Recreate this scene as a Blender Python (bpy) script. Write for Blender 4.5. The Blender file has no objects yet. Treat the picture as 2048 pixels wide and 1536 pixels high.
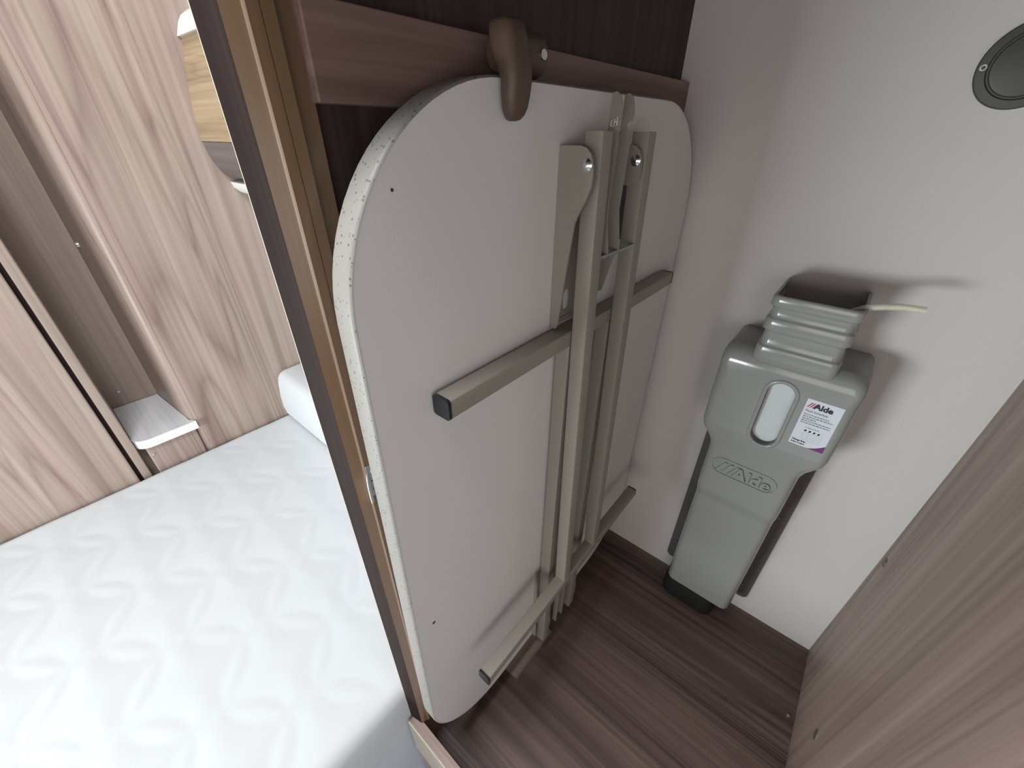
import bpy, bmesh, math, random
from mathutils import Vector, Matrix
random.seed(7)
C = bpy.context.scene.collection
S = 0.69                      # survey units -> metres

# ------------------------------------------------------------------ camera
cd = bpy.data.cameras.new('camera'); cam = bpy.data.objects.new('camera', cd); C.objects.link(cam)
cd.sensor_fit = 'HORIZONTAL'; cd.sensor_width = 36.0; cd.lens = 805.165 / 2048 * 36.0; cd.clip_start = 0.01
def cam_rows(pt, ya, ro):
    Rw = Matrix(((math.cos(ya), math.sin(ya), 0), (-math.sin(ya), math.cos(ya), 0), (0, 0, 1)))
    B = Matrix(((1, 0, 0), (0, 0, -1), (0, 1, 0)))
    P = Matrix(((1, 0, 0), (0, math.cos(pt), -math.sin(pt)), (0, math.sin(pt), math.cos(pt))))
    Q = Matrix(((math.cos(ro), -math.sin(ro), 0), (math.sin(ro), math.cos(ro), 0), (0, 0, 1)))
    return Q @ P @ B @ Rw
R = cam_rows(0.55863723, 0.698293078, 0.00497720125)
M = Matrix((R[0], -Vector(R[1]), -Vector(R[2]))).transposed().to_4x4()
M.translation = Vector((0, 0, 1.45 * S))
cam.matrix_world = M
bpy.context.scene.camera = cam

# ------------------------------------------------------------------ light and exposure
sc = bpy.context.scene
sc.view_settings.view_transform = 'Standard'; sc.view_settings.look = 'None'
sc.view_settings.gamma = 1; sc.view_settings.use_curve_mapping = False
sc.view_settings.exposure = 0.0
w = bpy.data.worlds.new('world'); sc.world = w; w.use_nodes = True
w.node_tree.nodes['Background'].inputs[0].default_value = (0.86, 0.93, 1.0, 1)
w.node_tree.nodes['Background'].inputs[1].default_value = 0.11
def area(name, loc, target, sx, sy, power, col):
    l = bpy.data.lights.new(name, 'AREA'); l.shape = 'RECTANGLE'; l.size = sx * S; l.size_y = sy * S
    l.energy = power; l.color = col
    o = bpy.data.objects.new(name, l); C.objects.link(o)
    o.location = Vector(loc) * S
    o.rotation_euler = (Vector(target) - Vector(loc)).to_track_quat('-Z', 'Y').to_euler()
    return o
# daylight: roof light above the foot of the bed, the window at the bed foot behind the camera,
# plus added fills: one over the bed for the recess, two from the aisle
area('roof_light', (-0.55, -0.30, 2.72), (-0.50, -0.20, 0.3), 0.8, 0.6, 25, (0.95, 0.98, 1.0))
area('recess_fill_light', (-0.9, 0.12, 2.72), (-1.2, 0.11, 0.3), 0.6, 0.6, 1.5, (0.97, 0.98, 1.0))  # unseen fill added to brighten the wall recess
area('bed_foot_window_light', (-1.10, -1.82, 0.54), (-0.10, 0.8, 0.45), 1.0, 0.46, 26, (0.90, 0.985, 0.985))
area('aisle_fill_light', (0.55, -1.95, 0.95), (-0.2, 0.8, 0.7), 1.7, 1.1, 8.5, (1.0, 0.95, 0.91))  # unseen fill added to lift the table face and white wall
area('aisle_side_fill_light', (1.35, -0.95, 1.0), (-0.3, 0.5, 0.7), 1.3, 1.0, 4.2, (0.97, 0.98, 1.0))  # added to brighten the table face, no known source

# ------------------------------------------------------------------ materials
def nodes(m):
    m.use_nodes = True; nt = m.node_tree; return nt, nt.nodes, nt.links
def plain(name, col, rough=0.5, metal=0.0, spec=0.5, bump=0.0, bscale=200.0, var=0.0, coat=0.0):
    m = bpy.data.materials.new(name); nt, N, L = nodes(m); b = N['Principled BSDF']
    b.inputs['Base Color'].default_value = (*col, 1); b.inputs['Roughness'].default_value = rough
    b.inputs['Metallic'].default_value = metal; b.inputs['Specular IOR Level'].default_value = spec
    b.inputs['Coat Weight'].default_value = coat
    tc = N.new('ShaderNodeTexCoord')
    if bump or var:
        n = N.new('ShaderNodeTexNoise'); n.inputs['Scale'].default_value = bscale; n.inputs['Detail'].default_value = 4
        L.new(tc.outputs['Object'], n.inputs['Vector'])
        if bump:
            bm = N.new('ShaderNodeBump'); bm.inputs['Strength'].default_value = bump; bm.inputs['Distance'].default_value = 0.002
            L.new(n.outputs[0], bm.inputs['Height']); L.new(bm.outputs[0], b.inputs['Normal'])
        if var:
            cr = N.new('ShaderNodeValToRGB')
            cr.color_ramp.elements[0].position = 0.3; cr.color_ramp.elements[1].position = 0.7
            cr.color_ramp.elements[0].color = (*[c * (1 - var) for c in col], 1)
            cr.color_ramp.elements[1].color = (*[min(1, c * (1 + var)) for c in col], 1)
            L.new(n.outputs[0], cr.inputs[0]); L.new(cr.outputs[0], b.inputs['Base Color'])
    return m
def wood(name, dark, mid, light, axis='Z', scale=1.0, rough=0.45, seed=0.0, streak=0.5, spec=0.4):
    m = bpy.data.materials.new(name); nt, N, L = nodes(m); b = N['Principled BSDF']
    b.inputs['Roughness'].default_value = rough; b.inputs['Specular IOR Level'].default_value = spec
    tc = N.new('ShaderNodeNewGeometry')
    def mapped(a, c, off):
        mp = N.new('ShaderNodeMapping'); v = [a, a, a]; v['XYZ'.index(axis)] = c
        mp.inputs['Scale'].default_value = v; mp.inputs['Location'].default_value = (seed + off, seed * 1.7 + off, seed * 0.6)
        L.new(tc.outputs['Position'], mp.inputs['Vector']); return mp
    def noise(mp, sc_, det, dist):
        n = N.new('ShaderNodeTexNoise'); n.inputs['Scale'].default_value = sc_; n.inputs['Detail'].default_value = det
        n.inputs['Distortion'].default_value = dist; n.inputs['Roughness'].default_value = 0.6
        L.new(mp.outputs[0], n.inputs['Vector']); return n.outputs[0]
    def math_(op, a, bb):
        q = N.new('ShaderNodeMath'); q.operation = op
        for i, v in enumerate((a, bb)):
            if isinstance(v, (int, float)): q.inputs[i].default_value = v
            else: L.new(v, q.inputs[i])
        return q.outputs[0]
    broad = noise(mapped(16 * scale, 0.30 * scale, 0), 1.0, 3, 0.15)
    # cathedral figure: fine contour lines of a smooth stretched field, only inside figured zones
    field = noise(mapped(5.5 * scale, 0.34 * scale, 3.1), 1.0, 1.5, 0.1)
    fr_ = math_('FRACT', math_('MULTIPLY', field, 26.0), 0.0)
    tri = math_('SUBTRACT', 1.0, math_('ABSOLUTE', math_('SUBTRACT', math_('MULTIPLY', fr_, 2.0), 1.0), 0.0))
    lines = math_('POWER', tri, 3.0)
    zone = noise(mapped(3.2 * scale, 0.25 * scale, 8.4), 1.0, 1.0, 0.0)
    mr = N.new('ShaderNodeMapRange'); mr.inputs['From Min'].default_value = 0.46; mr.inputs['From Max'].default_value = 0.62
    L.new(zone, mr.inputs['Value'])
    lines = math_('MULTIPLY', lines, mr.outputs[0])
    fibre = noise(mapped(150 * scale, 3.0 * scale, 7.7), 1.0, 3, 0.0)
    mid_b = noise(mapped(55 * scale, 0.5 * scale, 5.5), 1.0, 3, 0.1)
    v = math_('ADD', math_('MULTIPLY', broad, 0.72), math_('MULTIPLY', mid_b, 0.55))
    v = math_('ADD', v, math_('MULTIPLY', fibre, 0.22))
    v = math_('SUBTRACT', v, math_('MULTIPLY', lines, 0.34 * streak))
    cr = N.new('ShaderNodeValToRGB'); e = cr.color_ramp.elements
    e[0].position = 0.48; e[0].color = (*dark, 1); e[1].position = 0.94; e[1].color = (*light, 1)
    k = e.new(0.70); k.color = (*mid, 1)
    L.new(v, cr.inputs[0])
    hue = noise(mapped(22 * scale, 0.4 * scale, 12.9), 1.0, 2, 0.1)
    hr = N.new('ShaderNodeValToRGB'); hr.color_ramp.elements[0].position = 0.36; hr.color_ramp.elements[1].position = 0.64
    hr.color_ramp.elements[0].color = (1.0, 0.95, 0.95, 1); hr.color_ramp.elements[1].color = (0.99, 1.0, 0.965, 1)
    L.new(hue, hr.inputs[0])
    mx = N.new('ShaderNodeMix'); mx.data_type = 'RGBA'; mx.blend_type = 'MULTIPLY'; mx.inputs['Factor'].default_value = 1.0
    L.new(cr.outputs[0], mx.inputs[6]); L.new(hr.outputs[0], mx.inputs[7]); L.new(mx.outputs[2], b.inputs['Base Color'])
    bm = N.new('ShaderNodeBump'); bm.inputs['Strength'].default_value = 0.08; bm.inputs['Distance'].default_value = 0.001
    L.new(fibre, bm.inputs['Height']); L.new(bm.outputs[0], b.inputs['Normal'])
    return m
def speckle(name, base, dots, scale, thresh, rough=0.5):
    m = bpy.data.materials.new(name); nt, N, L = nodes(m); b = N['Principled BSDF']; b.inputs['Roughness'].default_value = rough
    tc = N.new('ShaderNodeTexCoord'); v = N.new('ShaderNodeTexVoronoi'); v.inputs['Scale'].default_value = scale
    L.new(tc.outputs['Object'], v.inputs['Vector'])
    n = N.new('ShaderNodeTexNoise'); n.inputs['Scale'].default_value = scale * 0.6; n.inputs['Detail'].default_value = 5
    L.new(tc.outputs['Object'], n.inputs['Vector'])
    q = N.new('ShaderNodeMath'); q.operation = 'ADD'; L.new(v.outputs['Distance'], q.inputs[0]); L.new(n.outputs[0], q.inputs[1])
    cr = N.new('ShaderNodeValToRGB'); cr.color_ramp.elements[0].position = thresh; cr.color_ramp.elements[1].position = thresh + 0.08
    cr.color_ramp.elements[0].color = (*dots, 1); cr.color_ramp.elements[1].color = (*base, 1)
    L.new(q.outputs[0], cr.inputs[0]); L.new(cr.outputs[0], b.inputs['Base Color'])
    return m

WD, WM, WL = (0.120, 0.080, 0.068), (0.225, 0.160, 0.138), (0.340, 0.262, 0.230)
m_wall_wood = wood('ash_wall_laminate', (0.195, 0.137, 0.117), (0.310, 0.238, 0.207), (0.435, 0.350, 0.310), 'Z', 1.0, 0.42, 2.3, 0.5)
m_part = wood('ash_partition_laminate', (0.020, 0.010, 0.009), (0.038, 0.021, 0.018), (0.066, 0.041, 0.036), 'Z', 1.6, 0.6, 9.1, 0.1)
m_right = wood('ash_side_panel_laminate', (0.205, 0.145, 0.125), (0.335, 0.252, 0.222), (0.455, 0.357, 0.318), 'Z', 1.0, 0.45, 14.2, 0.45)
m_floor = wood('ash_floor_laminate', (0.045, 0.027, 0.023), (0.100, 0.065, 0.056), (0.170, 0.120, 0.103), 'X', 1.3, 0.5, 5.4, 1.0)
m_board = wood('ash_rail_laminate', (0.115, 0.070, 0.060), (0.19, 0.120, 0.104), (0.28, 0.19, 0.166), 'Y', 1.6, 0.5, 21.0, 0.5)
m_sill = wood('ash_sill_laminate', WD, WM, WL, 'X', 1.2, 0.45, 3.3, 0.4)
m_edge = plain('cream_edge_strip', (0.50, 0.44, 0.36), 0.5, var=0.08, bscale=60)
m_block = wood('ash_block_laminate', WD, WM, WL, 'Y', 1.8, 0.5, 30.0, 0.5)
m_post_tan = wood('tan_post_moulding', (0.125, 0.074, 0.040), (0.160, 0.097, 0.054), (0.195, 0.122, 0.070), 'Z', 1.5, 0.28, 11.0, 0.0, 0.6)
m_post_dark = wood('dark_post_edge', (0.011, 0.007, 0.007), (0.018, 0.011, 0.010), (0.030, 0.020, 0.018), 'Z', 2.0, 0.7, 12.0, 0.2, 0.12)
m_locker = wood('honey_locker_laminate', (0.20, 0.14, 0.085), (0.31, 0.225, 0.14), (0.44, 0.34, 0.22), 'X', 1.6, 0.4, 8.0, 0.6)
m_grey_wood = wood('grey_brown_locker_base', (0.085, 0.068, 0.064), (0.135, 0.112, 0.106), (0.19, 0.16, 0.15), 'X', 1.6, 0.45, 4.0, 0.4)
m_marble = wood('pale_grey_shelf_laminate', (0.50, 0.52, 0.55), (0.64, 0.66, 0.69), (0.76, 0.78, 0.80), 'X', 0.9, 0.35, 6.0, 0.5)
m_white_wall = plain('off_white_wallboard', (0.64, 0.605, 0.588), 0.6, bump=0.16, bscale=420, var=0.012)
m_ceiling = plain('white_ceiling_board', (0.75, 0.74, 0.72), 0.7, bump=0.05, bscale=200)
m_table = plain('pale_grey_tabletop', (0.66, 0.642, 0.632), 0.5, bump=0.05, bscale=500, var=0.012)
m_rim = speckle('speckled_cream_edge_band', (0.235, 0.222, 0.205), (0.11, 0.09, 0.075), 260, 0.64, 0.5)
m_metal = plain('beige_powder_coat', (0.262, 0.238, 0.203), 0.42, spec=0.5, bump=0.05, bscale=600)
m_cap = plain('black_plastic_cap', (0.012, 0.013, 0.018), 0.3)
m_steel = plain('bright_steel', (0.75, 0.75, 0.76), 0.22, metal=1.0)
m_zinc = plain('zinc_plate', (0.40, 0.40, 0.42), 0.35, metal=0.9, bump=0.1, bscale=300)
m_brown = plain('brown_plastic', (0.090, 0.056, 0.040), 0.5, bump=0.03, bscale=400)
m_tank = plain('grey_moulded_plastic', (0.30, 0.307, 0.297), 0.14, spec=0.5)
m_plate = plain('dark_grey_back_plate', (0.115, 0.105, 0.105), 0.5)
m_black = plain('black_rubber_and_void', (0.008, 0.008, 0.008), 0.6)
m_frost = plain('frosted_white_window', (0.62, 0.65, 0.67), 0.45, var=0.04, bscale=60)
m_cover = plain('dark_olive_grey_cover', (0.062, 0.060, 0.052), 0.45, bump=0.05, bscale=400)
m_paper = plain('white_sticker_paper', (0.68, 0.71, 0.78), 0.45)
m_ink = plain('black_ink', (0.010, 0.012, 0.020), 0.5)
m_greyink = plain('grey_ink', (0.20, 0.22, 0.26), 0.5)
m_red = plain('red_ink', (0.35, 0.03, 0.05), 0.5)
m_purple = plain('purple_ink', (0.16, 0.03, 0.17), 0.5)
m_mattress = plain('white_quilted_fabric', (0.555, 0.575, 0.595), 0.9, bump=0.04, bscale=260)
m_white = plain('white_plastic_trim', (0.80, 0.80, 0.76), 0.4)
m_base = speckle('grey_speckled_laminate', (0.52, 0.57, 0.63), (0.72, 0.75, 0.78), 190, 0.42, 0.6)
m_hole = plain('dark_scuff', (0.04, 0.035, 0.035), 0.7)
m_capwood = plain('brown_screw_cap', (0.135, 0.10, 0.088), 0.5)
m_hose = bpy.data.materials.new('clear_plastic_hose'); _n, N_, L_ = nodes(m_hose); _b = N_['Principled BSDF']
_b.inputs['Base Color'].default_value = (0.86, 0.84, 0.72, 1); _b.inputs['Roughness'].default_value = 0.12
_b.inputs['Alpha'].default_value = 0.5

# ------------------------------------------------------------------ builders
WL_ = {}
def obj(name, bm, mat, parent=None, smooth=False, angle=35):
    me = bpy.data.meshes.new(name)
    bmesh.ops.recalc_face_normals(bm, faces=bm.faces[:])
    bm.to_mesh(me); bm.free()
    return obj_me(name, me, mat, parent, smooth, angle)
def obj_me(name, me, mat, parent=None, smooth=False, angle=35):
    vs = [v.co * S for v in me.vertices]
    lo = Vector([min(v[i] for v in vs) for i in range(3)]); hi = Vector([max(v[i] for v in vs) for i in range(3)])
    o_ = Vector(((lo.x + hi.x) / 2, (lo.y + hi.y) / 2, lo.z))
    for v, c in zip(me.vertices, vs): v.co = c - o_
    o = bpy.data.objects.new(name, me); C.objects.link(o)
    if isinstance(mat, (list, tuple)):
        for q in mat: me.materials.append(q)
    else: me.materials.append(mat)
    if smooth:
        me.shade_smooth() if hasattr(me, 'shade_smooth') else None
        try: me.set_sharp_from_angle(angle=math.radians(angle))
        except Exception: pass
    WL_[o] = o_
    o.location = o_ - (WL_[parent] if parent else Vector((0, 0, 0)))
    if parent: o.parent = parent
    return o
def thing(name, label, cat, base, group=None):
    o = bpy.data.objects.new(name, None); C.objects.link(o); o.empty_display_size = 0.03
    o.location = Vector(base) * S; WL_[o] = Vector(base) * S
    return tag(o, label, cat, group)
def tag(o, label, cat, group=None):
    o['label'] = label; o['category'] = cat
    if group: o['group'] = group
    return o
def struct(o, label=None):
    o['kind'] = 'structure'
    if label: o['label'] = label
    return o
def bevel(bm, w_, seg=2, edges=None):
    bmesh.ops.bevel(bm, geom=edges or bm.edges[:], offset=w_, segments=seg, profile=0.5, affect='EDGES', clamp_overlap=True)
def box(x0, x1, y0, y1, z0, z1, bv=0.0, seg=2):
    bm = bmesh.new(); bmesh.ops.create_cube(bm, size=1)
    for v in bm.verts:
        v.co = Vector(((x0 + x1) / 2 + v.co.x * (x1 - x0), (y0 + y1) / 2 + v.co.y * (y1 - y0), (z0 + z1) / 2 + v.co.z * (z1 - z0)))
    if bv: bevel(bm, bv, seg)
    return bm
def prism(pts, fa, fb):
    """extrude a 2-D outline: fa/fb map (u, v) to the two end positions"""
    bm = bmesh.new()
    a = [bm.verts.new(fa(*p)) for p in pts]; b = [bm.verts.new(fb(*p)) for p in pts]
    n = len(pts)
    bm.faces.new(a); bm.faces.new(b[::-1])
    for i in range(n): bm.faces.new((a[i], b[i], b[(i + 1) % n], a[(i + 1) % n]))
    return bm
def prismX(pts, x0, x1): return prism(pts, lambda y, z: (x0, y, z), lambda y, z: (x1, y, z))
def prismY(pts, y0, y1): return prism(pts, lambda x, z: (x, y0, z), lambda x, z: (x, y1, z))
def prismZ(pts, z0, z1): return prism(pts, lambda x, y: (x, y, z0), lambda x, y: (x, y, z1))
def loft(rings, closed=True, caps=True):
    bm = bmesh.new(); rs = [[bm.verts.new(p) for p in r] for r in rings]
    for a, b in zip(rs, rs[1:]):
        n = len(a)
        for i in range(n if closed else n - 1): bm.faces.new((a[i], a[(i + 1) % n], b[(i + 1) % n], b[i]))
    if caps and closed: bm.faces.new(rs[0][::-1]); bm.faces.new(rs[-1])
    return bm
def cyl(p0, p1, r0, r1=None, n=20, bv=0.0):
    r1 = r0 if r1 is None else r1
    p0, p1 = Vector(p0), Vector(p1); d = (p1 - p0).normalized(); u = d.orthogonal().normalized(); v = d.cross(u)
    ring = lambda p, r: [p + (u * math.cos(t) + v * math.sin(t)) * r for t in [2 * math.pi * i / n for i in range(n)]]
    L = (p1 - p0).length
    if bv: return loft([ring(p0, r0 - bv), ring(p0 + d * bv, r0), ring(p1 - d * bv, r1), ring(p1, r1 - bv)])
    return loft([ring(p0, r0), ring(p1, r1)])
def rings_along(path, r, n=12):
    out = []; path = [Vector(p) for p in path]
    for i, p in enumerate(path):
        d = (path[min(i + 1, len(path) - 1)] - path[max(i - 1, 0)]).normalized()
        u = d.cross(Vector((0, 1, 0.01))).normalized(); v = d.cross(u)
        out.append([p + (u * math.cos(t) + v * math.sin(t)) * r for t in [2 * math.pi * k / n for k in range(n)]])
    return out
def rounded_rect(x0, x1, y0, y1, r, n=12):
    pts = []
    for cx, cy, a in ((x1 - r, y1 - r, 0), (x0 + r, y1 - r, 90), (x0 + r, y0 + r, 180), (x1 - r, y0 + r, 270)):
        for i in range(n + 1):
            t = math.radians(a + 90 * i / n); pts.append((cx + r * math.cos(t), cy + r * math.sin(t)))
    return pts
def join(*bms):
    out = bmesh.new()
    for b in bms:
        me = bpy.data.meshes.new('t'); b.to_mesh(me); b.free(); out.from_mesh(me); bpy.data.meshes.remove(me)
    return out
def screw(parent, p, r, axis, mat=None, name='screw', h=0.004):
    """round-headed cross-slot screw; axis = outward direction"""
    p, a = Vector(p), Vector(axis)
    head = cyl(p - a * 0.002, p + a * h, r, r * 0.75, 16)
    o = obj(name, head, mat or m_steel, parent, True, 40)
    return o
def text_mesh(body, size, offset=0.0, shear=0.0, extrude=0.0, spacing=1.0):
    cu = bpy.data.curves.new('t', 'FONT'); cu.body = body; cu.size = size; cu.offset = offset; cu.shear = shear
    cu.extrude = extrude; cu.space_character = spacing; cu.resolution_u = 3
    o = bpy.data.objects.new('t', cu); C.objects.link(o)
    dg = bpy.context.evaluated_depsgraph_get(); me = bpy.data.meshes.new_from_object(o.evaluated_get(dg))
    bpy.data.objects.remove(o); bpy.data.curves.remove(cu)
    bm = bmesh.new(); bm.from_mesh(me); bpy.data.meshes.remove(me); return bm
def place_text(bm, x, y, z, width=None):
    """text plane -> upright plane facing -Y"""
    x1 = max(v.co.x for v in bm.verts); x0 = min(v.co.x for v in bm.verts)
    k = (width / (x1 - x0)) if width else 1.0
    for v in bm.verts: v.co = Vector((x + (v.co.x - x0) * k, y - v.co.z, z + v.co.y * k))
    return bm

XP, YW, XR = -0.454, 1.146, 0.328      # partition, outer wall, right-hand panel
ZC = 2.8                               # ceiling
XB = -1.86                             # panelled wall across the bed

# ------------------------------------------------------------------ the setting
fl = struct(obj('floor', box(XP, XR, 0.16, YW, -0.03, 0.0), m_floor))
obj('screw', cyl((0.310, 0.897, -0.004), (0.310, 0.897, 0.004), 0.006, 0.004, 14), m_steel, fl, True)
struct(obj('floor_aisle', box(-0.46, 1.4, -2.2, 0.155, -0.62, -0.60), m_base), 'grey speckled aisle floor in front of the wardrobe')
struct(obj('wall_back', box(-2.3, XR + 0.05, YW, YW + 0.04, -0.62, ZC), m_white_wall))
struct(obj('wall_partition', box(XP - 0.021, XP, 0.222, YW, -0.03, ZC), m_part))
wr = struct(obj('wall_right', box(XR, XR + 0.022, 0.13, YW, -0.6, ZC), m_right))
struct(obj('ceiling', box(-2.35, 1.4, -2.2, YW + 0.04, ZC, ZC + 0.03), m_ceiling))
struct(obj('wall_front', join(box(-0.4785, 1.4, 0.150, 0.172, 1.66, ZC), box(0.352, 1.4, 0.150, 0.172, -0.60, 1.66), box(-0.474, 0.352, 0.160, 0.180, -0.60, -0.031)), m_right), 'wood cabinet front around the wardrobe opening, with an added header that blocks light')  # header over the opening is unseen, added to keep roof light out
for y, z in ((1.110, 0.513), (0.775, 0.200)):
    obj('screw_cap', cyl((XR + 0.002, y, z), (XR - 0.002, y, z), 0.0135, 0.0125, 22), m_capwood, wr, True)

# post at the front edge of the partition: dark back, tan rounded nosing, stepped flat
arc = [(-0.4445, 0.1735), (-0.4396, 0.1865), (-0.4388, 0.1884), (-0.4380, 0.1898), (-0.4373, 0.1910), (-0.4370, 0.1925)]
tan = arc + [(-0.437, 0.2020), (-0.4382, 0.2024), (-0.4382, 0.2030), (-0.437, 0.2035), (-0.437, 0.2145), (-0.4445, 0.2155), (-0.4445, 0.236), (-0.452, 0.237), (-0.452, 0.1725)]
tr = struct(obj('trim_1', prismZ(tan, 0.15, ZC), m_post_tan, None, True, 26))
tr['label'] = 'tan rounded post moulding at the wardrobe opening'
dark = [(-0.4785, 0.1655), (-0.4445, 0.1733), (-0.452, 0.1760), (-0.452, 0.222), (-0.4785, 0.222)]
obj('edge_strip', prismZ(dark, 0.10, ZC), m_post_dark, tr)
obj('outer_edge_sheen', prismZ([(-0.4785, 0.1655), (-0.4785, 0.180), (-0.4794, 0.180), (-0.4794, 0.1652)], 0.10, ZC), m_edge, tr)  # cream sliver painting the bed-light sheen on the outer edge
m_ridge_highlight = plain('pale_ridge_highlight', (0.30, 0.205, 0.145), 0.25)
obj('ridge_highlight', prismZ([(-0.4386, 0.1885), (-0.4380, 0.1891), (-0.43725, 0.1902), (-0.43675, 0.1912), (-0.4372, 0.1917), (-0.4388, 0.1898)], 0.151, ZC), m_ridge_highlight, tr, True, 50)  # paler strip painting the specular line along the post ridge
obj('post_foot', box(-0.478, -0.4455, 0.1785, 0.236, -0.03, 0.1499), m_post_tan, tr)

# threshold of the wardrobe
sl = struct(obj('trim_2', box(-0.4745, 0.36, 0.1545, 0.178, -0.03, 0.150, 0.0015), m_sill), 'wood laminate threshold of the wardrobe')
obj('front_edge_strip', box(-0.474, 0.36, 0.1515, 0.1545, -0.03, 0.1495), m_edge, sl)

# panelled wall across the bed: flat panel, narrow upright, deep recess, second panel with rounded corner
wl = struct(obj('wall_left', box(XB - 0.42, XB - 0.36, -0.06, 0.20, -0.62, ZC), m_wall_wood))
obj('panel', box(XB - 0.03, XB, -2.2, -0.068, -0.62, ZC, 0.004), m_wall_wood, wl)
obj('upright', box(XB - 0.36, XB - 0.006, -0.056, -0.028, -0.62, ZC, 0.004), m_wall_wood, wl)
obj('shadow_gap', box(XB - 0.03, XB - 0.022, -0.068, -0.056, -0.62, ZC), m_post_dark, wl)
pts = [(XB - 0.36, 0.132), (XB - 0.05, 0.158), (XB - 0.018, 0.164), (XB - 0.006, 0.170), (XB, 0.182), (XB, YW), (XB - 0.36, YW)]
obj('corner_panel', prismZ(pts, -0.62, ZC), m_wall_wood, wl, True, 50)
obj('gap_filler', box(XB - 0.36, XB - 0.05, -0.028, -0.004, -0.62, 0.399), m_wall_wood, wl)
obj('lower_panel', box(XB - 0.36, XB - 0.001, -0.004, 0.165, -0.62, 0.399, 0.004), m_wall_wood, wl)
screw(wl, (XB - 0.30, 0.134, 1.10), 0.010, (0.3, -1, 0)); screw(wl, (XB - 0.36, 0.02, 0.50), 0.006, (1, 0, 0)); screw(wl, (XB - 0.001, 0.006, 0.362), 0.006, (1, 0, 0))

obj('edge_groove', box(XB - 0.002, XB + 0.0006, 0.1845, 0.1862, 0.30, ZC), m_right, wl)
# ------------------------------------------------------------------ wooden rail on the partition
t = obj('wooden_rail', box(XP, -0.431, 0.233, YW - 0.001, 1.4725, 1.5495, 0.0015), m_board)
tag(t, 'dark wood laminate rail fixed across the partition above the folded table', 'rail')

# ------------------------------------------------------------------ folding table
XT = -0.375; Z0 = 0.098; Z1 = 1.505; Y0 = 0.1745; Y1 = 1.124
T = thing('folding_table', 'pale grey folding table stored upright with beige metal legs folded', 'table', (XT - 0.02, 0.65, Z0))
out = rounded_rect(Y0, Y1, Z0, Z1, 0.235, 20)
inn = lambda k: [(y + 0.016 * (z - 0.40), z) for y, z in rounded_rect(Y0 + k, Y1 - k, Z0 + k, Z1 - k, 0.235 - k, 20)]
bm = loft([[(XT - 0.0345, y, z) for y, z in inn(0.0025)], [(XT, y, z) for y, z in inn(0.0025)]])
top = obj('tabletop', bm, m_table, T, True, 40)
rings = []
for dx, k in ((-0.036, 0.003), (-0.034, 0.0010), (-0.031, 0.0), (-0.004, 0.0), (-0.0010, 0.0010), (0.0005, 0.003)):
    rings.append([(XT + dx, y, z) for y, z in inn(k)])
bm = loft(rings, True, False)
obj('edge_band', bm, m_rim, T, True, 60)
for y, z, r in ((0.219, 0.658, 0.0035), (0.260, 1.401, 0.0018)):
    obj('scuff_mark', cyl((XT - 0.001, y, z), (XT + 0.0004, y, z), r, r, 10), m_hole, T)

s = 0.029
def leg(pA, pB, sx, sy, name='leg'):
    """square tube from pA (low) to pB (high); p = (x of back face, y of near face, z)"""
    rg = []
    for (x, y, z) in (pA, pB):
        rg.append([(px, py, z) for px, py in rounded_rect(x, x + sx, y, y + sy, 0.0025, 3)])
    return obj(name, loft(rg), m_metal, T, True, 30)
YA = (0.566, 0.712); YB = (0.566, 0.712)
# legs hinged at the upper bracket, lying over the others and standing a little off the table
XA_top, XA_bot = -0.317 - s, -0.2925 - s
for y in YA: leg((XA_bot, y, 0.44), (XA_top, y, 1.452), s, s)
# legs hinged at the lower bracket, flat against the table
for y in YB: leg((-0.371, y + 0.001, 0.072), (-0.371, y + 0.001, 1.13), 0.0295, s)
def foot_bar(xb, y0, y1, z0, hs):
    o = obj('foot_bar', prismY([(a, b) for a, b in rounded_rect(xb, xb + hs, z0, z0 + hs, 0.003, 3)], y0, y1), m_metal, T, True, 30)
    for a, b in ((y0 - 0.005, y0), (y1, y1 + 0.005)):
        obj('end_cap', prismY([(u, v) for u, v in rounded_rect(xb - 0.0006, xb + hs + 0.0006, z0 - 0.0006, z0 + hs + 0.0006, 0.005, 4)], a, b), m_cap, o, True, 30)
    return o
foot_bar(XA_bot + 0.0005, 0.279, 0.985, 0.420, s)
foot_bar(-0.3715, 0.281, 1.035, 1.121, 0.031)

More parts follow.
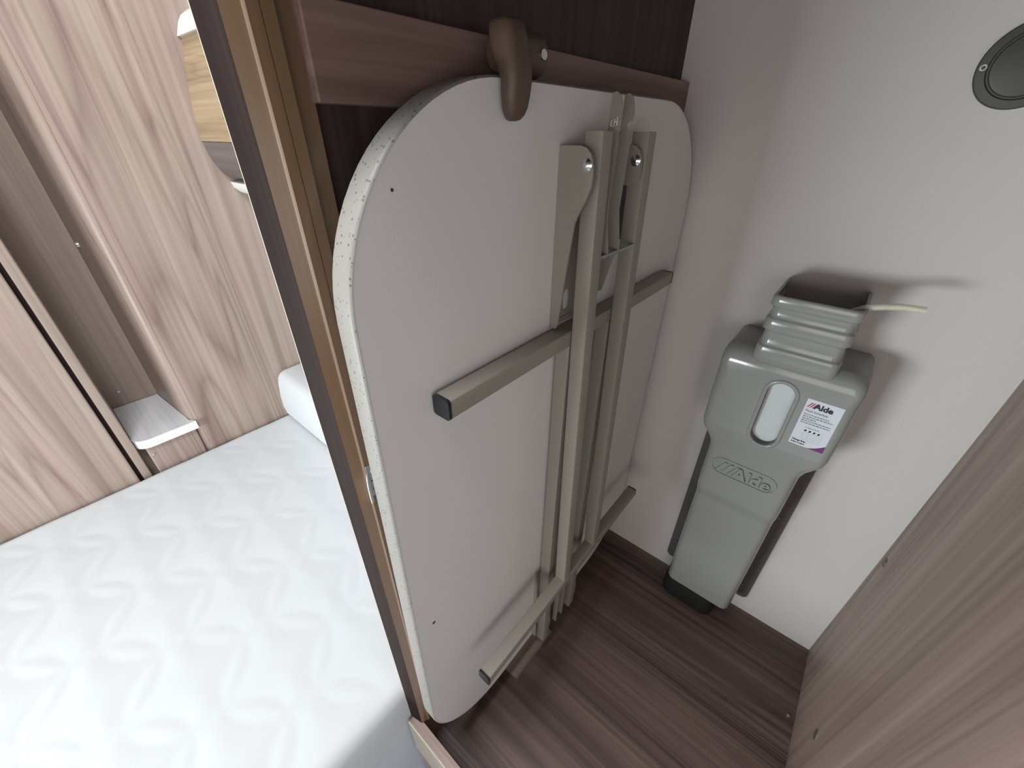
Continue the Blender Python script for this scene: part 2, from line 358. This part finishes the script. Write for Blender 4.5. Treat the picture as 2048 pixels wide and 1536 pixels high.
# hinge brackets: folded sheet with two cheeks and a base plate with an oval hole
cheek = [(-0.3745, 1.435), (-0.340, 1.4352), (-0.331, 1.433), (-0.323, 1.426), (-0.3185, 1.415), (-0.3165, 1.400), (-0.318, 1.384), (-0.324, 1.368), (-0.333, 1.351), (-0.340, 1.335), (-0.3475, 1.271), (-0.354, 1.205), (-0.3585, 1.163), (-0.362, 1.157), (-0.3745, 1.156)]
def bracket(flip):
    f = (lambda z: z) if not flip else (lambda z: Z0 + Z1 - z - 0.004)
    pl = [(x, f(z)) for x, z in cheek]
    for k, y in enumerate((0.5485, 0.700)):
        xoff = 0 if not flip else -0.001
        if k == 0:
            c = obj('hinge_bracket', prismY([(x + xoff, z) for x, z in pl], y, y + 0.0035), m_metal, T)
            first = c
        else:
            c = obj('bracket_cheek', prismY([(x + xoff, z) for x, z in pl if z > 1.375] + [(-0.334, 1.3745), (-0.3745, 1.378)], y, y + 0.0035), m_metal, first)
        rv = cyl((-0.328, y + 0.001, f(1.412)), (-0.328, y - 0.0035, f(1.412)), 0.0085, 0.006, 18, 0.0015)
        obj('rivet', rv, m_steel, first, True, 50)
    # base plate with oval hole (outer rectangle ring + stadium ring)
    za, zb = sorted((f(1.434), f(1.157))); zc = f(1.196)
    hole = []
    for i in range(24):
        tt = 2 * math.pi * i / 24
        hole.append((0.594 + 0.009 * math.cos(tt), zc + 0.013 * math.sin(tt) + (0.006 if math.sin(tt) > 0 else -0.006)))
    outer = []
    for i in range(24):
        tt = 2 * math.pi * i / 24; c_, s_ = math.cos(tt), math.sin(tt)
        outer.append((0.594 + 0.02 * max(-1, min(1, c_ * 1.45)), zc + 0.030 * max(-1, min(1, s_ * 1.45))))
    bm = loft([[(-0.3735, y, z) for y, z in outer], [(-0.3735, y, z) for y, z in hole]], True, False)
    bm = join(bm, box(-0.3745, -0.372, 0.549, 0.574, za, zb), box(-0.3745, -0.372, 0.614, 0.7035, za, zb),
              box(-0.3745, -0.372, 0.574, 0.614, min(za, zc - 0.03) if flip else zc + 0.03, zb if not flip else zc - 0.03),
              box(-0.3745, -0.372, 0.574, 0.614, zc + 0.03 if flip else za, zb if flip else zc - 0.03))
    obj('base_plate', bm, m_metal, first)
    return first
bracket(False)
gus = obj('hinge_bracket', prismY([(-0.3745, 0.430), (-0.3715, 0.430), (-0.3665, 0.370), (-0.3610, 0.150), (-0.3610, 0.108), (-0.3745, 0.108)], 0.5485, 0.552), m_metal, T)
obj('base_plate', box(-0.3745, -0.3722, 0.552, 0.742, 0.108, 0.425), m_metal, gus)
for y in (0.5975, 0.7435):
    obj('bracket_cheek', prismY([(-0.3720, 0.40), (-0.3560, 0.30), (-0.3420, 0.15), (-0.3440, 0.112), (-0.3720, 0.110)], y, y + 0.0035), m_metal, gus)

obj('dark_void_strip', box(-0.3748, -0.371, 0.715, 0.775, 1.27, 1.376, 0.001), m_black, T)  # black strip added to draw the dark void beside the right rail
# locking stays: thin two-sided channel with hooked, notched ends
hook = [(-0.336, 1.497), (-0.329, 1.4985), (-0.3235, 1.495), (-0.320, 1.487), (-0.3185, 1.474), (-0.3195, 1.4645), (-0.3245, 1.4645), (-0.3275, 1.461), (-0.3275, 1.4565), (-0.3245, 1.453), (-0.3195, 1.453), (-0.319, 1.43), (-0.322, 1.345), (-0.3125, 1.284), (-0.314, 1.276), (-0.320, 1.270), (-0.336, 1.205), (-0.345, 1.203), (-0.346, 1.215), (-0.342, 1.33), (-0.338, 1.43)]
def stay(flip):
    f = (lambda z: z) if not flip else (lambda z: Z0 + Z1 - z - 0.003)
    pl = [(x - (0.012 if flip else 0), f(z)) for x, z in hook]
    o = obj('locking_stay', join(prismY(pl, 0.6135, 0.6155), prismY(pl, 0.6515, 0.6535)), m_metal, T)
    web = [(-0.337, 1.45), (-0.334, 1.45), (-0.340, 1.29), (-0.343, 1.29)]
    obj('stay_web', prismY([(x - (0.012 if flip else 0), f(z)) for x, z in web], 0.616, 0.652), m_metal, o)
    xr = -0.3155 - (0.012 if flip else 0)
    obj('stay_rod', cyl((xr, 0.594, f(1.2785)), (xr, 0.7135, f(1.2785)), 0.0034, None, 12), m_zinc, o, True)
    if not flip:
        for a, b in (((0, 1.4665), (0, 1.4585)), ((0.006, 1.469), (0.006, 1.459)), ((0.000, 1.4635), (0.006, 1.4635)), ((-0.006, 1.465), (-0.008, 1.4585)), ((-0.008, 1.4585), (-0.002, 1.458))):
            c0 = Vector((-0.3275 + a[0] * 0.7, 0.6127, a[1])); c1 = Vector((-0.3275 + b[0] * 0.7, 0.6127, b[1]))
            obj('scratch', cyl(c0, c1, 0.0006, None, 6), m_white, o)
stay(False)
obj('locking_stay', join(prismY([(-0.352, 0.10), (-0.340, 0.10), (-0.338, 0.30), (-0.352, 0.36)], 0.632, 0.635), prismY([(-0.352, 0.10), (-0.340, 0.10), (-0.338, 0.30), (-0.352, 0.36)], 0.664, 0.667), box(-0.3535, -0.352, 0.632, 0.667, 0.10, 0.36)), m_metal, T)

# ------------------------------------------------------------------ brown turn button holding the table
K = thing('turn_button', 'brown plastic turn button clamping the table top edge to the rail', 'catch', (-0.40, 0.47, 1.50))
bm = cyl((-0.398, 0.447, 1.530), (-0.398, 0.516, 1.530), 0.0235, 0.0235, 28, 0.004)
obj('barrel', bm, m_brown, K, True, 40)
obj('mounting_block', box(-0.431, -0.392, 0.468, 0.520, 1.5075, 1.550, 0.005, 3), m_brown, K, True, 40)
# lever: tapered, rounded finger hanging in front of the table edge
rg = []
for z, hw, xd, xc in ((1.5545, 0.006, 0.010, -0.377), (1.553, 0.0125, 0.016, -0.376), (1.548, 0.0168, 0.0185, -0.374), (1.538, 0.0188, 0.0195, -0.3715), (1.525, 0.0195, 0.0190, -0.368), (1.512, 0.0198, 0.0165, -0.3625), (1.500, 0.0195, 0.0135, -0.3595), (1.485, 0.0185, 0.0125, -0.3605), (1.474, 0.0165, 0.0112, -0.3615), (1.467, 0.0130, 0.0095, -0.3625), (1.4625, 0.0085, 0.0070, -0.364), (1.461, 0.003, 0.003, -0.365)):
    ring = []
    for i in range(24):
        tt = 2 * math.pi * i / 24; c_, s_ = math.cos(tt), math.sin(tt)
        e = 0.75
        ring.append((xc + xd * math.copysign(abs(c_) ** e, c_), 0.4335 + hw * math.copysign(abs(s_) ** e, s_), z))
    rg.append(ring)
obj('lever', loft(rg), m_brown, K, True, 70)
screw(K, (-0.388, 0.502, 1.529), 0.0072, (1, -0.1, 0.05), m_steel, h=0.0165)

# ------------------------------------------------------------------ block the table stands on
bm = join(box(XP + 0.001, -0.4065, 0.47, 0.64, 0.0, Z0), box(-0.4065, -0.354, 0.452, 0.64, 0.0, 0.012, 0.001))
tag(obj('table_rest_block', bm, m_block), 'wood laminate block on the wardrobe floor beneath the folded table', 'wood block')

# ------------------------------------------------------------------ latch keeper on the post
K = thing('latch_keeper', 'small silver latch keeper with curved lip on the tan post', 'latch keeper', (-0.436, 0.194, 0.98))
obj('plate', box(-0.437, -0.4355, 0.1915, 0.2040, 0.980, 1.040, 0.0006), m_zinc, K)
lip = [(-0.4365, 0.1915), (-0.4345, 0.1905), (-0.4305, 0.1880), (-0.4275, 0.1840), (-0.4262, 0.1843), (-0.4292, 0.1893), (-0.4340, 0.1921), (-0.4365, 0.1930)]
lz = []
for z, k in ((1.027, 0.25), (1.022, 0.65), (1.012, 0.92), (1.000, 1.0), (0.984, 1.0), (0.976, 0.92), (0.972, 0.6)):
    lz.append([(-0.4365 + (x + 0.4365) * k, 0.1922 + (y - 0.1922) * k, z) for x, y in lip])
obj('lip', loft(lz), plain('satin_steel_lip', (0.86, 0.87, 0.88), 0.55, metal=0.35), K, True, 50)
for z in (0.994, 1.026): screw(K, (-0.4355, 0.1985, z), 0.0040, (1, 0, 0), m_zinc, h=0.002)
obj('slot', box(-0.4356, -0.4353, 0.1950, 0.2030, 1.0085, 1.0115), m_hole, K)

# ------------------------------------------------------------------ expansion tank on the outer wall
CX = -0.0265
TK = thing('expansion_tank', 'grey plastic heating expansion tank mounted on the white wall', 'expansion tank', (CX, YW - 0.06, 0.0))
def usec(z, hw, d, r, n=8, back=0.001):
    pts = [(CX - hw, YW - back, z)]
    for cx, a0 in ((CX - hw + r, 180), (CX + hw - r, 270)):
        for i in range(n + 1):
            tt = math.radians(a0 + 90 * i / n); pts.append((cx + r * math.cos(tt), YW - d + r + r * math.sin(tt), z))
    pts.append((CX + hw, YW - back, z))
    return pts
prof = [(0.094, 0.094, 0.112, 0.020), (0.096, 0.1005, 0.1185, 0.022), (0.102, 0.103, 0.1205, 0.022), (0.30, 0.104, 0.121, 0.022), (0.520, 0.1045, 0.122, 0.022),
        (0.532, 0.1045, 0.1235, 0.022), (0.562, 0.1055, 0.139, 0.022), (0.575, 0.106, 0.1415, 0.022), (0.66, 0.1065, 0.142, 0.022), (0.715, 0.107, 0.1425, 0.022), (0.728, 0.1085, 0.1435, 0.023),
        (0.748, 0.116, 0.1475, 0.025), (0.768, 0.1285, 0.1535, 0.027), (0.785, 0.1365, 0.157, 0.019), (0.805, 0.1405, 0.158, 0.019), (0.88, 0.142, 0.158, 0.019), (0.955, 0.143, 0.158, 0.028),
        (0.985, 0.143, 0.1575, 0.020), (1.003, 0.142, 0.1555, 0.024), (1.013, 0.140, 0.150, 0.028), (1.021, 0.136, 0.141, 0.032), (1.026, 0.129, 0.128, 0.034), (1.0275, 0.122, 0.118, 0.034)]
body_bm = loft([usec(*p) for p in prof])
me = bpy.data.meshes.new('body'); bmesh.ops.recalc_face_normals(body_bm, faces=body_bm.faces[:]); body_bm.to_mesh(me); body_bm.free()
tmp = bpy.data.objects.new('tmp_body', me); C.objects.link(tmp)
def stadium(cx, cz, hw, hh, n=14):
    pts = []
    for i in range(n + 1): a = math.pi * i / n; pts.append((cx + hw * math.cos(a), cz + (hh - hw) + hw * math.sin(a)))
    for i in range(n + 1): a = math.pi + math.pi * i / n; pts.append((cx + hw * math.cos(a), cz - (hh - hw) + hw * math.sin(a)))
    return pts
WX, WZ = -0.0240, 0.8825
cb = prismY(stadium(WX, WZ, 0.0275, 0.087), YW - 0.20, YW - 0.128)
bmesh.ops.recalc_face_normals(cb, faces=cb.faces[:]); cme = bpy.data.meshes.new('c'); cb.to_mesh(cme); cb.free()
cut = bpy.data.objects.new('tmp_cut', cme); C.objects.link(cut)
md = tmp.modifiers.new('b', 'BOOLEAN'); md.operation = 'DIFFERENCE'; md.object = cut; md.solver = 'EXACT'
dg = bpy.context.evaluated_depsgraph_get(); bme = bpy.data.meshes.new_from_object(tmp.evaluated_get(dg))
bpy.data.objects.remove(tmp); bpy.data.objects.remove(cut)
obj_me('body', bme, m_tank, TK, True, 28)
# rounded raised rim round the level window and the frosted window itself
def rim_ring(hw, hh, y): return [(x, y, z) for x, z in stadium(WX, WZ, hw, hh)]
bm = loft([rim_ring(0.0275, 0.087, YW - 0.140), rim_ring(0.0275, 0.087, YW - 0.1585), rim_ring(0.0285, 0.088, YW - 0.1603), rim_ring(0.0305, 0.090, YW - 0.1612), rim_ring(0.0335, 0.093, YW - 0.1612), rim_ring(0.0355, 0.095, YW - 0.1603), rim_ring(0.037, 0.0965, YW - 0.158)], True, False)
obj('window_rim', bm, m_tank, TK, True, 60)
bm = prismY(stadium(WX, WZ, 0.0274, 0.0868), YW - 0.1400, YW - 0.1285)
obj('level_window', bm, m_frost, TK, True, 30)
# ribbed sleeve above the tank, open at the top and against the wall
sl_ = []
zs = []
nk = [(1.006, 0.079, 0.158), (1.009, 0.081, 0.1605), (1.043, 0.081, 0.1605), (1.0455, 0.0802, 0.1597), (1.0475, 0.0768, 0.1563), (1.0495, 0.076, 0.1555), (1.078, 0.0757, 0.1552), (1.0805, 0.0768, 0.1563), (1.0835, 0.0802, 0.1597), (1.0855, 0.081, 0.1605), (1.108, 0.081, 0.1605), (1.110, 0.0802, 0.1597), (1.1125, 0.0768, 0.1563), (1.1145, 0.076, 0.1555), (1.132, 0.0758, 0.1552), (1.1345, 0.077, 0.1563), (1.1375, 0.0805, 0.160), (1.1395, 0.0815, 0.161), (1.156, 0.0815, 0.161), (1.159, 0.0805, 0.160), (1.1605, 0.079, 0.1585)]
outer = [usec(z, hw, d, 0.018) for z, hw, d in nk]
inner = [usec(z, hw - 0.0045, d - 0.0045, 0.0145) for z, hw, d in nk]
rings = []
for o_r, i_r in zip(outer, inner): rings.append(o_r + i_r[::-1])
obj('ribbed_sleeve', loft(rings), m_tank, TK, True, 60)
# flat back plate on the wall with screws
bp = obj('back_plate', prismY(rounded_rect(CX - 0.142, CX + 0.142, 0.066, 0.80, 0.020, 6), YW - 0.006, YW - 0.0005), m_plate, TK)
for x, z in ((CX - 0.120, 0.53), (CX - 0.120, 0.155), (CX + 0.119, 0.475), (CX + 0.119, 0.135)):
    screw(bp, (x, YW - 0.006, z), 0.0055, (0, -1, 0), m_zinc, h=0.005)
bm = loft([[(CX - 0.012 + x, YW - 0.066 + y, z) for x, y in rounded_rect(-0.095 * k, 0.075 * k, -0.046 * k, 0.06, 0.03, 6)] for z, k in ((0.0, 1.0), (0.015, 1.04), (0.075, 1.04), (0.0955, 1.0))])
obj('base', bm, m_black, TK, True, 40)
# raised moulded logo with oblong border
bm = place_text(text_mesh('Alde', 0.05, 0.0012, 0.0, 0.0032, 1.0), CX - 0.030, YW - 0.1438, 0.655, 0.092)
sl3 = []
for k in range(3):
    x = CX - 0.072 + k * 0.0155
    sl3.append(prismY([(x, 0.655), (x + 0.0075, 0.655), (x + 0.0255, 0.690), (x + 0.018, 0.690)], YW - 0.1462, YW - 0.1415))
lg = obj('raised_logo', join(bm, *sl3), m_tank, TK)
ro = rounded_rect(CX - 0.085, CX + 0.075, 0.6455, 0.7005, 0.0270, 8); ri = rounded_rect(CX - 0.0822, CX + 0.0722, 0.6483, 0.6977, 0.0242, 8)
bm = loft([[(x, YW - 0.1415, z) for x, z in ro], [(x, YW - 0.1446, z) for x, z in ro], [(x, YW - 0.1446, z) for x, z in ri], [(x, YW - 0.1415, z) for x, z in ri]], True, False)
obj('logo_border', bm, m_tank, TK)
# printed sticker
SX0, SX1, SZ0, SZ1 = 0.0265, 0.0945, 0.832, 0.955
ys = YW - 0.1583
st = obj('sticker', box(SX0, SX1, ys - 0.0006, ys + 0.0004, SZ0, SZ1), m_paper, TK)
yt = ys - 0.0009
obj('logo_lettering', place_text(text_mesh('Alde', 0.02, 0.0009), SX0 + 0.0155, yt, 0.9345, 0.036), m_ink, st)
for k, mt in enumerate((m_red, m_red, m_red)):
    x = SX0 + 0.0035 + k * 0.0048
    obj('logo_stripe', prismY([(x, 0.9345), (x + 0.0026, 0.9345), (x + 0.0095, 0.9475), (x + 0.0069, 0.9475)], yt, yt + 0.0002), mt, st)
obj('heading_lettering', place_text(text_mesh('Fluid Schedule', 0.008, 0.0002), SX0 + 0.0045, yt, 0.9235, 0.042), m_greyink, st)
def dashes(z, x0, x1, h, mat, gap=0.0012):
    bms = []; x = x0
    while x < x1 - 0.001:
        wd = min(random.uniform(0.0025, 0.0075), x1 - x)
        bms.append(box(x, x + wd, yt, yt + 0.0002, z - h * random.uniform(0.42, 0.5), z + h * random.uniform(0.42, 0.5))); x += wd + gap
    return bms
bl = []
for z, x1 in ((0.9165, SX0 + 0.052), (0.9110, SX0 + 0.0605), (0.9055, SX0 + 0.031), (0.9000, SX0 + 0.060), (0.8945, SX0 + 0.0605)):
    bl += dashes(z, SX0 + 0.0045, x1, 0.0026, m_greyink)
bl += dashes(0.8840, SX0 + 0.018, SX0 + 0.044, 0.0018, m_greyink)
obj('small_print', join(*bl), m_greyink, st)
for k in range(4):
    x = SX0 + 0.0185 + k * 0.0085
    obj('pictogram', prismY([(x, 0.8735), (x + 0.0016, 0.8725), (x + 0.0042, 0.8740), (x + 0.0046, 0.8775), (x + 0.0022, 0.8785), (x + 0.0006, 0.8765)], yt, yt + 0.0002), m_ink, st)
gl = [box(SX0 + 0.017, SX0 + 0.0545, yt, yt + 0.0002, z, z + 0.0003) for z in (0.8690, 0.8630, 0.8570, 0.8510)] + [box(SX0 + 0.017 + k * 0.0125, SX0 + 0.0173 + k * 0.0125, yt, yt + 0.0002, 0.8510, 0.8693) for k in range(4)]
obj('table_grid', join(*gl), plain('pale_ink', (0.45, 0.48, 0.53), 0.5), st)
obj('notice_lettering', join(place_text(text_mesh('Change fluid', 0.006, 0.0003), SX0 + 0.0035, yt, 0.8435, 0.027), place_text(text_mesh('every 5 years', 0.006, 0.0003), SX0 + 0.0035, yt, 0.8370, 0.027)), m_ink, st)
pp = [(SX1, SZ0), (SX1, SZ0 + 0.020)] + [(SX1 - 0.034 * i / 10, SZ0 + 0.020 * (1 - i / 10) ** 1.7) for i in range(1, 11)]
obj('purple_corner', prismY(pp, yt, yt + 0.0002), m_purple, st)

# ------------------------------------------------------------------ clear hose at the sleeve
path = []
for a, b, c in ((0.010, YW - 0.115, 1.120), (0.024, YW - 0.122, 1.140), (0.036, YW - 0.125, 1.153), (0.050, YW - 0.126, 1.1615), (0.072, YW - 0.126, 1.169), (0.095, YW - 0.126, 1.1745), (0.115, YW - 0.126, 1.1765), (0.131, YW - 0.126, 1.1770)):
    path.append((a, b, c))
ro_ = rings_along(path, 0.0062, 14); ri_ = rings_along(path, 0.0043, 14)
bm = loft(ro_ + ri_[::-1] + [ro_[0]], True, False)
tag(obj('clear_hose', bm, m_hose, None, True, 60), 'short clear plastic hose poking out of the ribbed tank sleeve', 'hose')

# ------------------------------------------------------------------ round cover on the outer wall
K = thing('round_cover', 'round dark grey cover plate with one screw on the white wall', 'cover plate', (0.104, YW - 0.005, 1.485))
def disc(r, y, n=64): return [(0.104 + r * math.cos(2 * math.pi * i / n), y, 1.545 + r * math.sin(2 * math.pi * i / n)) for i in range(n)]
bm = loft([disc(0.060, YW - 0.0005), disc(0.060, YW - 0.005), disc(0.0582, YW - 0.0068), disc(0.0475, YW - 0.0075), disc(0.0455, YW - 0.0050), disc(0.0435, YW - 0.0050), disc(0.0420, YW - 0.0085), disc(0.040, YW - 0.0090)])
obj('plate', bm, m_cover, K, True, 30)
a = math.radians(182)
c0 = Vector((0.104 + 0.0518 * math.cos(a), YW - 0.0068, 1.545 + 0.0518 * math.sin(a)))
obj('screw', cyl(c0, c0 + Vector((0, -0.0016, 0)), 0.0052, 0.0046, 18), m_zinc, K, True)
obj('screw_recess', cyl(c0 + Vector((0, -0.001, 0)), c0 + Vector((0, -0.0019, 0)), 0.0026, None, 12), m_cover, K)

# ------------------------------------------------------------------ bed
ZB = 0.290
BY0, BY1, BX0, BX1 = -1.9, 1.13, XB + 0.004, -0.4808
tag(obj('bed_base', box(XB + 0.004, -0.4815, -1.9, YW - 0.002, -0.60, 0.094, 0.002), m_base), 'grey speckled bed base under the white mattress', 'bed base')
NX, NY = 150, 330
def quilt(x, y):
    """stitched overlapping circles"""
    p = 0.26; best = 1.0
    u = x / p; v = y / (p * 0.62)
    for i in range(math.floor(u) - 1, math.floor(u) + 3):
        for j in range(math.floor(v) - 2, math.floor(v) + 4):
            cx, cy = i + (0.5 if j % 2 else 0.0), j
            dd = abs(math.hypot((u - cx), (v - cy) * 0.62) - 0.5) * p
            if dd < best: best = dd
    return min(1.0, best / 0.055)
bm = bmesh.new(); grid = []
xs = [BX0 + (BX1 - BX0) * i / NX for i in range(NX + 1)]
ysr = [BY0 + (BY1 - BY0) * j / NY for j in range(NY + 1)]
for j, y in enumerate(ysr):
    row = []
    for i, x in enumerate(xs):
        e = min(x - BX0, BX1 - x, y - BY0, BY1 - y); r = 0.035
        drop = 0.0 if e > r else r - math.sqrt(max(0, r * r - (r - e) ** 2))
        q = quilt(x, y)
        h = 0.0022 * (q ** 0.7 - 1.0) * min(1.0, e / 0.03 + 0.1)
        row.append(bm.verts.new((x, y, ZB - drop + h)))
    grid.append(row)
for j in range(NY):
    for i in range(NX): bm.faces.new((grid[j][i], grid[j][i + 1], grid[j + 1][i + 1], grid[j + 1][i]))
per = [grid[0][i] for i in range(NX + 1)] + [grid[j][NX] for j in range(1, NY + 1)] + [grid[NY][i] for i in range(NX - 1, -1, -1)] + [grid[j][0] for j in range(NY - 1, 0, -1)]
low = [bm.verts.new((v.co.x, v.co.y, 0.13)) for v in per]; low2 = [bm.verts.new((v.co.x - 0.001 * (1 if v.co.x > -1 else -1), v.co.y * 0.998, 0.0955)) for v in per]
n = len(per)
for i in range(n):
    bm.faces.new((per[i], low[i], low[(i + 1) % n], per[(i + 1) % n])); bm.faces.new((low[i], low2[i], low2[(i + 1) % n], low[(i + 1) % n]))
tag(obj('mattress', bm, m_mattress, None, True, 60), 'white quilted mattress on the bed left of the wardrobe post', 'mattress')

# bolster cushion at the bed head
def pill(t): return t
rg = []
prof_b = [(0.505, 0.300), (0.500, 0.340), (0.503, 0.400), (0.511, 0.460), (0.520, 0.492), (0.532, 0.508), (0.552, 0.517), (0.64, 0.520), (0.70, 0.515), (0.72, 0.49), (0.72, 0.32), (0.70, 0.2925), (0.525, 0.2925)]
for x, k in ((XB + 0.010, 0.93), (XB + 0.016, 0.985), (XB + 0.03, 1.0), (-0.56, 1.0), (-0.53, 0.985), (-0.515, 0.93)):
    rg.append([(x, 0.61 + (y - 0.61) * k, 0.2925 + (z - 0.2925) * k) for y, z in prof_b])
tag(obj('bolster', loft(rg), m_mattress, None, True, 60), 'white bolster cushion standing at the head of the mattress', 'cushion')

# pale shelf in the recess of the panelled wall
pts = [(XB - 0.355, -0.026), (XB - 0.355, 0.130), (XB - 0.02, 0.160), (XB + 0.004, 0.176), (XB + 0.010, 0.176), (XB + 0.010, 0.03)]
for i in range(9):
    a_ = math.radians(90 * i / 8); pts.append((XB - 0.040 + 0.05 * math.cos(a_), 0.024 - 0.05 * math.sin(a_)))
bm = prismZ(pts, 0.402, 0.435)
K = thing('corner_shelf', 'pale grey marbled shelf set into the recess of the panelled wall', 'shelf', (XB - 0.17, 0.06, 0.40))
obj('shelf_board', bm, m_marble, K, True, 30)
fr = [(XB + 0.0105, 0.176), (XB + 0.0125, 0.176)]
edge_o, edge_i = [], []
for i in range(9):
    a_ = math.radians(90 * i / 8); edge_o.append((XB - 0.040 + 0.0525 * math.cos(a_), 0.024 - 0.0525 * math.sin(a_))); edge_i.append((XB - 0.040 + 0.0502 * math.cos(a_), 0.024 - 0.0502 * math.sin(a_)))
obj('edge_strip', prismZ([(XB + 0.0102, 0.176), (XB + 0.0125, 0.176)] + edge_o + edge_i[::-1], 0.401, 0.437), m_white, K, True, 30)

# overhead locker above the bed head, end against the panelled wall
K = thing('overhead_locker', 'curved wooden overhead locker with white top and base trims', 'locker', (-1.2, 0.86, 1.25))
def shell(pr): return prismX(pr, XB + 0.002, -0.49)
obj('white_top_trim', shell([(0.579, 1.700), (0.586, 1.716), (0.594, 1.735), (0.607, 1.754), (0.630, 1.770), (0.70, 1.782), (YW - 0.002, 1.782), (YW - 0.002, 1.700)]), m_white, K, True, 40)
obj('curved_door', shell([(0.588, 1.699), (0.579, 1.65), (0.567, 1.60), (0.557, 1.54), (0.549, 1.48), (0.546, 1.420), (0.552, 1.4195), (0.70, 1.4195), (0.70, 1.699)]), m_locker, K, True, 40)
obj('carcass', shell([(0.701, 1.4195), (0.701, 1.699), (YW - 0.002, 1.699), (YW - 0.002, 1.4195)]), m_locker, K)
obj('lower_panel', shell([(0.548, 1.4185), (0.553, 1.385), (0.564, 1.350), (0.580, 1.322), (0.600, 1.306), (0.64, 1.300), (YW - 0.002, 1.300), (YW - 0.002, 1.4185)]), m_grey_wood, K, True, 40)
obj('light_strip_cover', shell([(0.594, 1.291), (0.600, 1.272), (0.618, 1.255), (0.645, 1.245), (0.75, 1.245), (0.75, 1.299), (0.64, 1.299)]), m_white, K, True, 40)
